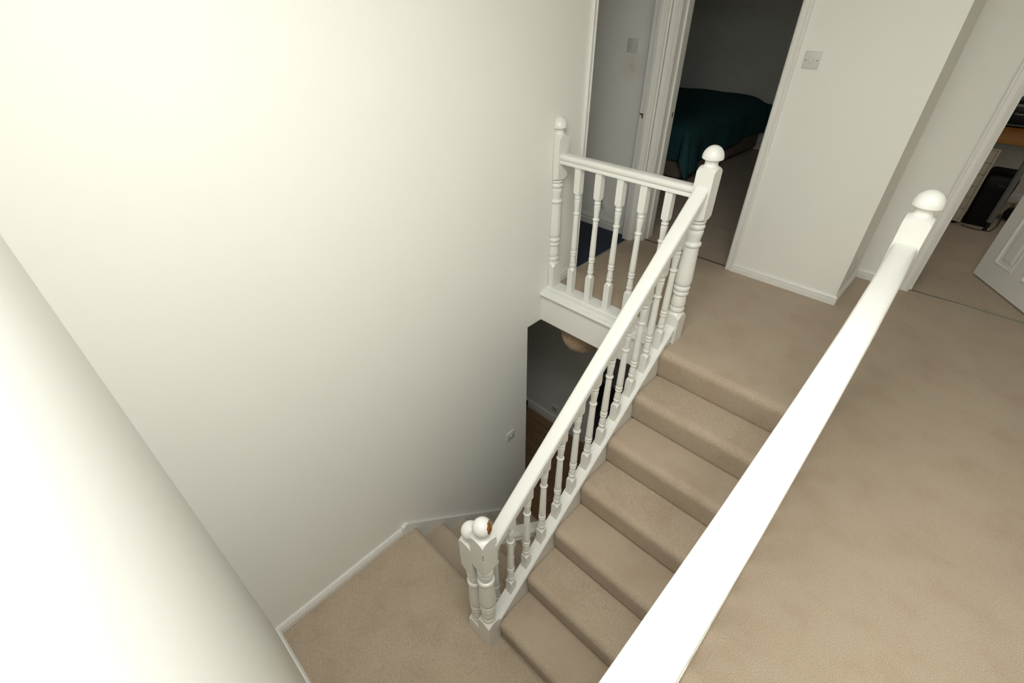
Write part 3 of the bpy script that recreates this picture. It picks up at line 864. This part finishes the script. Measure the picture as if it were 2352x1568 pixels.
plate('light_switch', (XL, -0.443, -1.247), math.pi / 2, 'white dimmer switch with a round knob low on the long left wall', 'light switch', 'knob')
plate('wall_socket', (-1.552, 0.95, -2.350), 0, 'white blank outlet plate above the hall skirting', 'socket', 'outlet')
plate('wall_socket', (XP, 1.325, 0.185), math.pi / 2, 'white wall socket low on the return of the pier', 'socket', 'socket')
sk = plate('wall_socket', (-1.325, YF + 0.007, 0.222), 0, 'white wall socket low above the navy carpet', 'socket', 'socket')
obj('plug', bevelled(box(0.018, 0.040, -0.024, -0.008, -0.046, 0.030).mesh('plug'), 0.005, 2), 'plastic', sk)

# ------------------------------------------------------------------ hall: woven pendant and radiator
LC = Vector((-0.72, 0.13, -0.375)); LR = 0.165
pe = empty('pendant_lamp', (LC.x, LC.y, -0.2505)); tag(pe, 'round woven rattan ball pendant hanging in the hall below the landing', 'lamp')
def ball_shell():
    mm = MB().lathe([(max(0.0006, LR * 0.965 * math.sin(math.pi * i / 24)), -LR * 0.965 * math.cos(math.pi * i / 24)) for i in range(25)], 40)
    return mm.mesh('shade', 80)
sh = obj('shade', ball_shell(), 'wicker', pe, (0, 0, LC.z + 0.2505))
random.seed(11)
mm = MB()
for i in range(620):
    a = Vector((random.gauss(0, 1), random.gauss(0, 1), random.gauss(0, 1))).normalized()
    b = a.cross(Vector((random.gauss(0, 1), random.gauss(0, 1), random.gauss(0, 1)))).normalized()
    c = a.cross(b)
    t0 = random.uniform(0, 6.28); ln = random.uniform(0.9, 2.4); rr = LR * random.uniform(0.97, 1.0)
    tilt = random.uniform(-0.5, 0.5)
    pts = []
    for k in range(9):
        tt = t0 + ln * k / 8
        d = (b * math.cos(tt) + c * math.sin(tt)) * math.cos(tilt) + a * math.sin(tilt)
        pts.append(d * rr)
    mm.tube(pts, 0.0011, 4)
ws = obj('woven_strands', mm, 'wicker_light', sh); ws['kind'] = 'stuff'
top = LC.z + 0.2505 + LR * 0.95
obj('cord', MB().tube([(0, 0, top), (0, 0, 0.0)], 0.003, 6), 'plastic', pe) if top < -0.005 else None
obj('ceiling_rose', MB().lathe([(0.05, -0.025), (0.055, -0.015), (0.055, 0)], 24).mesh('rose', 40), 'plastic', pe)

ra = empty('radiator', (-2.42, 0.95, ZG)); tag(ra, 'white panel radiator on the hall wall behind the corner, only its valve end showing', 'radiator')
mm = MB()
mm.box(-0.42, 0.42, -0.075, -0.062, 0.15, 0.68)
for i in range(20):
    x = -0.40 + i * 0.042
    mm.box(x, x + 0.022, -0.082, -0.075, 0.18, 0.65)
obj('panel', mm, 'radiator', ra)
obj('bracket', box(-0.30, -0.27, -0.062, 0.0, 0.25, 0.55), 'radiator', ra)
obj('bracket', box(0.27, 0.30, -0.062, 0.0, 0.25, 0.55), 'radiator', ra)
obj('pipe', MB().tube([(0.465, -0.068, 0.0), (0.465, -0.068, 0.17), (0.42, -0.068, 0.17)], 0.0075, 8).mesh('pipe', 50), 'rubber', ra)
obj('valve', MB().lathe([(0.010, 0.08), (0.014, 0.09), (0.014, 0.12), (0.011, 0.13), (0.011, 0.155), (0.016, 0.16), (0.016, 0.18)], 14, c=(0.465, -0.068, 0)).mesh('valve', 40), 'blackplastic', ra)
obj('valve_cap', MB().lathe([(0.015, 0.18), (0.017, 0.185), (0.017, 0.205), (0.013, 0.212)], 14, c=(0.465, -0.068, 0)).mesh('vcap', 40), 'radiator', ra)

# ------------------------------------------------------------------ bedroom: divan bed with its quilted spread
bx0, bx1, by0, by1 = -2.74, -1.285, 2.655, 4.535
bd = empty('bed', ((bx0 + bx1) / 2, (by0 + by1) / 2, 0)); tag(bd, 'divan bed with a brown fabric base and side drawers', 'bed')
cx_, cy_ = (bx0 + bx1) / 2, (by0 + by1) / 2
obj('divan_base', bevelled(box(bx0 - cx_, bx1 - cx_, by0 - cy_, by1 - cy_, 0.045, 0.345).mesh('divan'), 0.012, 2), 'divan', bd)
obj('mattress', bevelled(box(bx0 - cx_ + 0.01, bx1 - cx_ - 0.03, by0 - cy_ + 0.03, by1 - cy_ - 0.01, 0.345, 0.535).mesh('mattress'), 0.03, 3), 'cream', bd)
for (ya, yb) in ((2.75, 3.53), (3.60, 4.40)):
    dr = obj('drawer', bevelled(box(bx1 - cx_ - 0.02, bx1 - cx_ + 0.010, ya - cy_, yb - cy_, 0.065, 0.33).mesh('drawer'), 0.006, 2), 'divan', bd)
obj('drawer_post', box(bx1 - cx_ - 0.01, bx1 - cx_ + 0.007, 3.545 - cy_, 3.585 - cy_, 0.05, 0.34), 'cream', bd)
for (x, y) in ((bx0 + 0.10, by0 + 0.08), (bx1 - 0.10, by0 + 0.08), (bx0 + 0.10, by1 - 0.1), (bx1 - 0.10, by1 - 0.1), (bx1 - 0.04, 3.56)):
    obj('castor', MB().lathe([(0.018, 0.0), (0.022, 0.008), (0.022, 0.03), (0.012, 0.05)], 12, c=(x - cx_, y - cy_, -0.004)).mesh('castor', 40), 'metal', bd)
# spread
def spread_mesh():
    X0, X1, Y0, Y1, ZT = bx0 - 0.01, bx1 - 0.020, by0 + 0.010, 4.52, 0.615
    DR, DF = 0.34, 0.34
    nu, nv = 70, 70
    DROP = 0.050
    ULEN = (X1 - X0) + DR; VLEN = (Y1 - Y0) + DF
    verts = []; uvs = []
    rnd = random.Random(5)
    for j in range(nv + 1):
        v = -DF + VLEN * j / nv           # v<0: over the foot
        for i in range(nu + 1):
            u = ULEN * i / nu             # u > width: over the right side
            du = max(0.0, u - (X1 - X0)); dvv = max(0.0, -v)
            x = X0 + min(u, X1 - X0); y = Y0 + max(v, 0.0)
            rho = math.hypot(du, dvv)
            # small rolled edge, then hanging
            z = ZT + 0.014 * math.sin(4.1 * u + 2.3 * v) * (0.6 + 0.4 * math.sin(5 * v)) + 0.004 * math.sin(11 * u - 6 * v) if rho == 0 else ZT
            ew = min(min(u, X1 - X0 - u) if u < X1 - X0 else 0, v if v > 0 else 0)
            if rho == 0:
                e = min(max(0, X1 - X0 - u), max(0, v))
                if e < 0.22: z -= DROP * (1 - e / 0.22) ** 2.2
            else:
                a = math.atan2(dvv, du)
                z = ZT - DROP - rho
                if du > 0 and dvv > 0:
                    k = math.sin(2 * a)
                    off = 0.045 * min(1, rho / 0.05) + 0.42 * rho * k
                    z = ZT - DROP - rho * (1 + 0.40 * math.cos(a) ** 2 - 0.20 * k)
                else:
                    off = 0.045 * min(1, rho / 0.05) + 0.03 * rho
                if dvv == 0: off += 0.025 * (rho / DR) * max(0.0, 1 - v / 0.8) * (1 + math.sin(14.0 * v)) + 0.020 * (rho / DR) * math.sin(7.0 * v + 1.0) + 0.010 * (rho / DR) * math.sin(17 * v)
                if du == 0: off += 0.012 * (rho / DF) * math.sin(8.0 * u)
                if dvv == 0: z += 0.02 * (rho / DR) * math.sin(5.0 * v) - 0.40 * rho * max(0.0, 1 - v / 0.65)
                x += off * math.cos(a) if du > 0 or dvv > 0 else 0
                y -= off * math.sin(a)
            verts.append((x, y, z)); uvs.append((u, v))
    f = []
    for j in range(nv):
        for i in range(nu):
            a = j * (nu + 1) + i
            f.append((a, a + 1, a + nu + 2, a + nu + 1))
    me = bpy.data.meshes.new('bedspread')
    me.from_pydata(verts, [], f)
    ul = me.uv_layers.new(name='UVMap')
    for p in me.polygons:
        p.use_smooth = True
        for li in p.loop_indices:
            ul.data[li].uv = uvs[me.loops[li].vertex_index]
    return me
sp = obj('bedspread', spread_mesh(), 'bedspread')
md = sp.modifiers.new('thickness', 'SOLIDIFY'); md.thickness = 0.006; md.offset = 1
PHI = -0.050; PIV = Vector((bx1, by1, 0))
def pivot_rot(o):
    o.location = PIV + Matrix.Rotation(PHI, 3, 'Z') @ (Vector(o.location) - PIV); o.rotation_euler.z += PHI
pivot_rot(bd); pivot_rot(sp)
tag(sp, 'teal quilted bedspread draped over the bed with one corner hanging low', 'bedspread')
pm_ = bevelled(box(-0.30, 0.085, -0.05, 0.05, -0.22, 0.05).mesh('pillow'), 0.045, 4)
po = obj('pillow', pm_, 'bedspread', None, (bx1 - 0.02, 4.565, 0.50)); tag(po, 'dark teal pillow wedged between the head of the bed and the wall', 'pillow')

# bedroom and study windows (beyond the frame)
def room_window(name, loc, rz, w, h):
    e = struct(empty(name, loc, rz))
    mm = MB().box(-w / 2 - 0.05, w / 2 + 0.05, -0.02, 0.02, -h / 2 - 0.05, -h / 2).box(-w / 2 - 0.05, w / 2 + 0.05, -0.02, 0.02, h / 2, h / 2 + 0.05)
    mm.box(-w / 2 - 0.05, -w / 2, -0.02, 0.02, -h / 2, h / 2).box(w / 2, w / 2 + 0.05, -0.02, 0.02, -h / 2, h / 2).box(-0.02, 0.02, -0.018, 0.018, -h / 2, h / 2)
    obj('window_frame', mm, 'trimwhite', e)
    obj('pane', box(-w / 2, w / 2, -0.004, 0.0, -h / 2, h / 2), 'glass', e)
room_window('window_2', (-3.578, 2.3, 1.45), math.pi / 2, 1.2, 1.1)
room_window('window_3', (3.178, 3.2, 1.5), math.pi / 2, 1.1, 1.1)

# ------------------------------------------------------------------ study: desk, printer, drawer unit, shredder
dk = empty('desk', (0.80, 3.75, 0)); tag(dk, 'orange wood desk on a grey metal frame in the study', 'desk')
obj('desk_top', bevelled(box(-0.15, 0.85, -0.44, 0.62, 0.692, 0.718).mesh('desk_top'), 0.003, 1), 'desk_wood', dk)
obj('frame_beam', box(-0.12, 0.80, -0.425, -0.395, 0.648, 0.692), 'beam', dk)
obj('frame_beam', box(-0.12, 0.80, 0.55, 0.58, 0.648, 0.692), 'beam', dk)
for (lx, ly) in ((0.398, -0.40), (0.78, 0.565), (-0.10, 0.565)):
    lg = obj('leg', MB().lathe([(0.022, 0.07), (0.022, 0.650)], 16, c=(lx, ly, 0)).mesh('leg', 40), 'beam', dk)
    obj('foot', MB().lathe([(0.017, -0.004), (0.017, 0.004), (0.014, 0.008), (0.015, 0.072)], 14, c=(lx, ly, 0)).mesh('foot', 40), 'blackplastic', lg)
du_ = empty('drawer_unit', (0.84, 3.60, 0)); tag(du_, 'cream six-drawer unit standing under the desk', 'drawer unit')
mm = MB()
W2, D0, D1, H0, H1 = 0.175, -0.265, 0.25, 0.025, 0.645
mm.box(-W2, -W2 + 0.016, D0, D1, H0, H1).box(W2 - 0.016, W2, D0, D1, H0, H1).box(-W2 + 0.0161, W2 - 0.0161, D0, D1, H1 - 0.016, H1).box(-W2 + 0.0161, W2 - 0.0161, D0, D1, H0, H0 + 0.016).box(-W2 + 0.0161, W2 - 0.0161, D1 - 0.01, D1, H0 + 0.0161, H1 - 0.0161)
obj('carcass', mm, 'cream', du_)
dh = (H1 - H0 - 0.034) / 6
for i in range(6):
    z0 = H0 + 0.018 + i * dh
    dr = obj('drawer', bevelled(box(-W2 + 0.018, W2 - 0.018, D0 + 0.003, D1 - 0.02, z0, z0 + dh - 0.003).mesh('drawer'), 0.0015, 1), 'cream', du_)
    k = obj('knob', MB().lathe([(0.006, 0), (0.005, 0.010), (0.009, 0.014), (0.009, 0.018), (0.004, 0.021)], 12).mesh('knob', 40), 'darkgrey', dr, (0.0, D0 + 0.003, z0 + dh * 0.6)); k.rotation_euler = (math.pi / 2, 0, 0)
for sx in (-1, 1):
    for yy in (D0 + 0.05, D1 - 0.05):
        obj('castor', MB().lathe([(0.016, -0.004), (0.018, 0.006), (0.012, 0.027)], 12, c=(sx * (W2 - 0.04), yy, 0)), 'blackplastic', du_)
sd = empty('shredder', (1.125, 3.56, 0)); tag(sd, 'tall black paper shredder on the floor beside the drawer unit', 'shredder')
def rounded(x0, x1, y0, y1, r, n=5):
    P = []
    for cx, cy, a0 in ((x1 - r, y1 - r, 0), (x0 + r, y1 - r, 90), (x0 + r, y0 + r, 180), (x1 - r, y0 + r, 270)):
        for i in range(n + 1):
            a = math.radians(a0 + 90 * i / n); P.append((cx + r * math.cos(a), cy + r * math.sin(a)))
    return P
mm = MB(); prof = rounded(-0.105, 0.105, -0.15, 0.15, 0.03)
mm.prism([(p[0] * 0.92, p[1] * 0.92) for p in prof], -0.004, 0.02, lambda p, a: (p[0], p[1], a))
n = len(prof)
v = [(p[0] * s, p[1] * s, z) for z, s in ((0.02, 0.92), (0.30, 1.0), (0.33, 1.02)) for p in prof]
mm.add(v, [(i + k * n, (i + 1) % n + k * n, (i + 1) % n + (k + 1) * n, i + (k + 1) * n) for k in range(2) for i in range(n)])
obj('bin', mm.mesh('bin', 40), 'blackplastic', sd)
mm = MB(); v = [(p[0] * s, p[1] * s, z) for z, s in ((0.33, 1.03), (0.40, 1.03), (0.43, 0.97), (0.442, 0.86)) for p in prof]
mm.add(v, [(i + k * n, (i + 1) % n + k * n, (i + 1) % n + (k + 1) * n, i + (k + 1) * n) for k in range(3) for i in range(n)] + [tuple(range(n))[::-1], tuple(range(3 * n, 4 * n))])
hd = obj('head', mm.mesh('head', 40), 'blackplastic', sd)
obj('control_panel', box(0.03, 0.075, -0.1515, -0.148, 0.385, 0.405), 'darkgrey', hd)

def text_obj(name, body, size, parent, loc, rot, mat):
    c = bpy.data.curves.new(name, 'FONT'); c.body = body; c.size = size; c.extrude = 0.0004; c.align_x = 'CENTER'
    o = bpy.data.objects.new(name, c); COL.objects.link(o)
    bpy.context.view_layer.update()
    me = bpy.data.meshes.new_from_object(o.evaluated_get(bpy.context.evaluated_depsgraph_get()))
    bpy.data.objects.remove(o); bpy.data.curves.remove(c)
    me.materials.clear()
    t = obj(name, me, mat, parent, loc); t.rotation_euler = rot
    return t
text_obj('lettering', 'Fellowes', 0.014, sd, (0.020, -0.1570, 0.352), (math.pi / 2, 0, 0), 'lettering_dim')

pr_ = empty('printer', (1.06, 4.13, 0.718)); tag(pr_, 'black inkjet printer with a small screen on the desk', 'printer')
mm = MB()
body = [(-0.20, 0.0), (-0.20, 0.125), (-0.185, 0.150), (-0.12, 0.170), (0.17, 0.175), (0.19, 0.16), (0.19, 0.0)]
mm.prism(body, -0.22, 0.22, lambda p, a: (a, p[0], p[1]))
obj('body', bevelled(mm.mesh('printer_body'), 0.006, 2), 'blackplastic', pr_)
obj('lid', bevelled(MB().prism([(-0.08, 0.172), (0.17, 0.176), (0.175, 0.195), (-0.06, 0.192)], -0.215, 0.215, lambda p, a: (a, p[0], p[1])).mesh('lid'), 0.006, 2), 'blackplastic', pr_)
cp = obj('control_panel', MB().prism([(-0.196, 0.130), (-0.186, 0.148), (-0.122, 0.169), (-0.124, 0.174), (-0.190, 0.153), (-0.201, 0.131)], -0.17, 0.17, lambda p, a: (a, p[0], p[1])), 'rubber', pr_)
scn = obj('screen', MB().prism([(-0.178, 0.1570), (-0.134, 0.1708), (-0.134, 0.1723), (-0.178, 0.1585)], -0.115, -0.030, lambda p, a: (a, p[0], p[1])), 'screen', cp)
text_obj('lettering', 'Canon', 0.024, pr_, (-0.055, -0.2065, 0.098), (math.pi / 2, 0, 0), 'lettering')
obj('paper_tray', bevelled(box(-0.14, 0.14, -0.225, -0.198, 0.012, 0.024).mesh('tray'), 0.004, 2), 'darkgrey', pr_)

bg = empty('bag', (1.36, 3.80, -0.004)); tag(bg, 'low black rounded bag on the study floor by the open door', 'bag')
pr = [(0.06, 0.0), (0.085, 0.02), (0.09, 0.06), (0.075, 0.095), (0.04, 0.112), (0.001, 0.115)]
obj('body', MB().lathe(pr, 20).mesh('bag', 60), 'rubber', bg)
obj('strap', MB().tube([(-0.05, -0.05, 0.09), (0.0, -0.10, 0.05), (0.05, -0.09, 0.006), (0.12, -0.03, 0.006)], 0.005, 6), 'rubber', bg)
bk = obj('book', bevelled(box(-0.06, 0.06, -0.04, 0.04, 0, 0.022).mesh('book'), 0.002, 1), 'paper', None, (1.40, 4.30, -0.004)); tag(bk, 'small yellowish book lying against the study skirting', 'book')
cb = obj('power_cable', MB().tube([(1.035, 3.345, 0.001), (1.07, 3.325, 0.001), (1.11, 3.305, 0.001), (1.16, 3.305, 0.001), (1.235, 3.33, 0.001), (1.27, 3.5, 0.001), (1.29, 3.9, 0.001), (1.33, 4.24, 0.001)], 0.003, 6).mesh('cable', 60), 'rubber'); tag(cb, 'thin dark power cable trailing over the study carpet', 'cable')
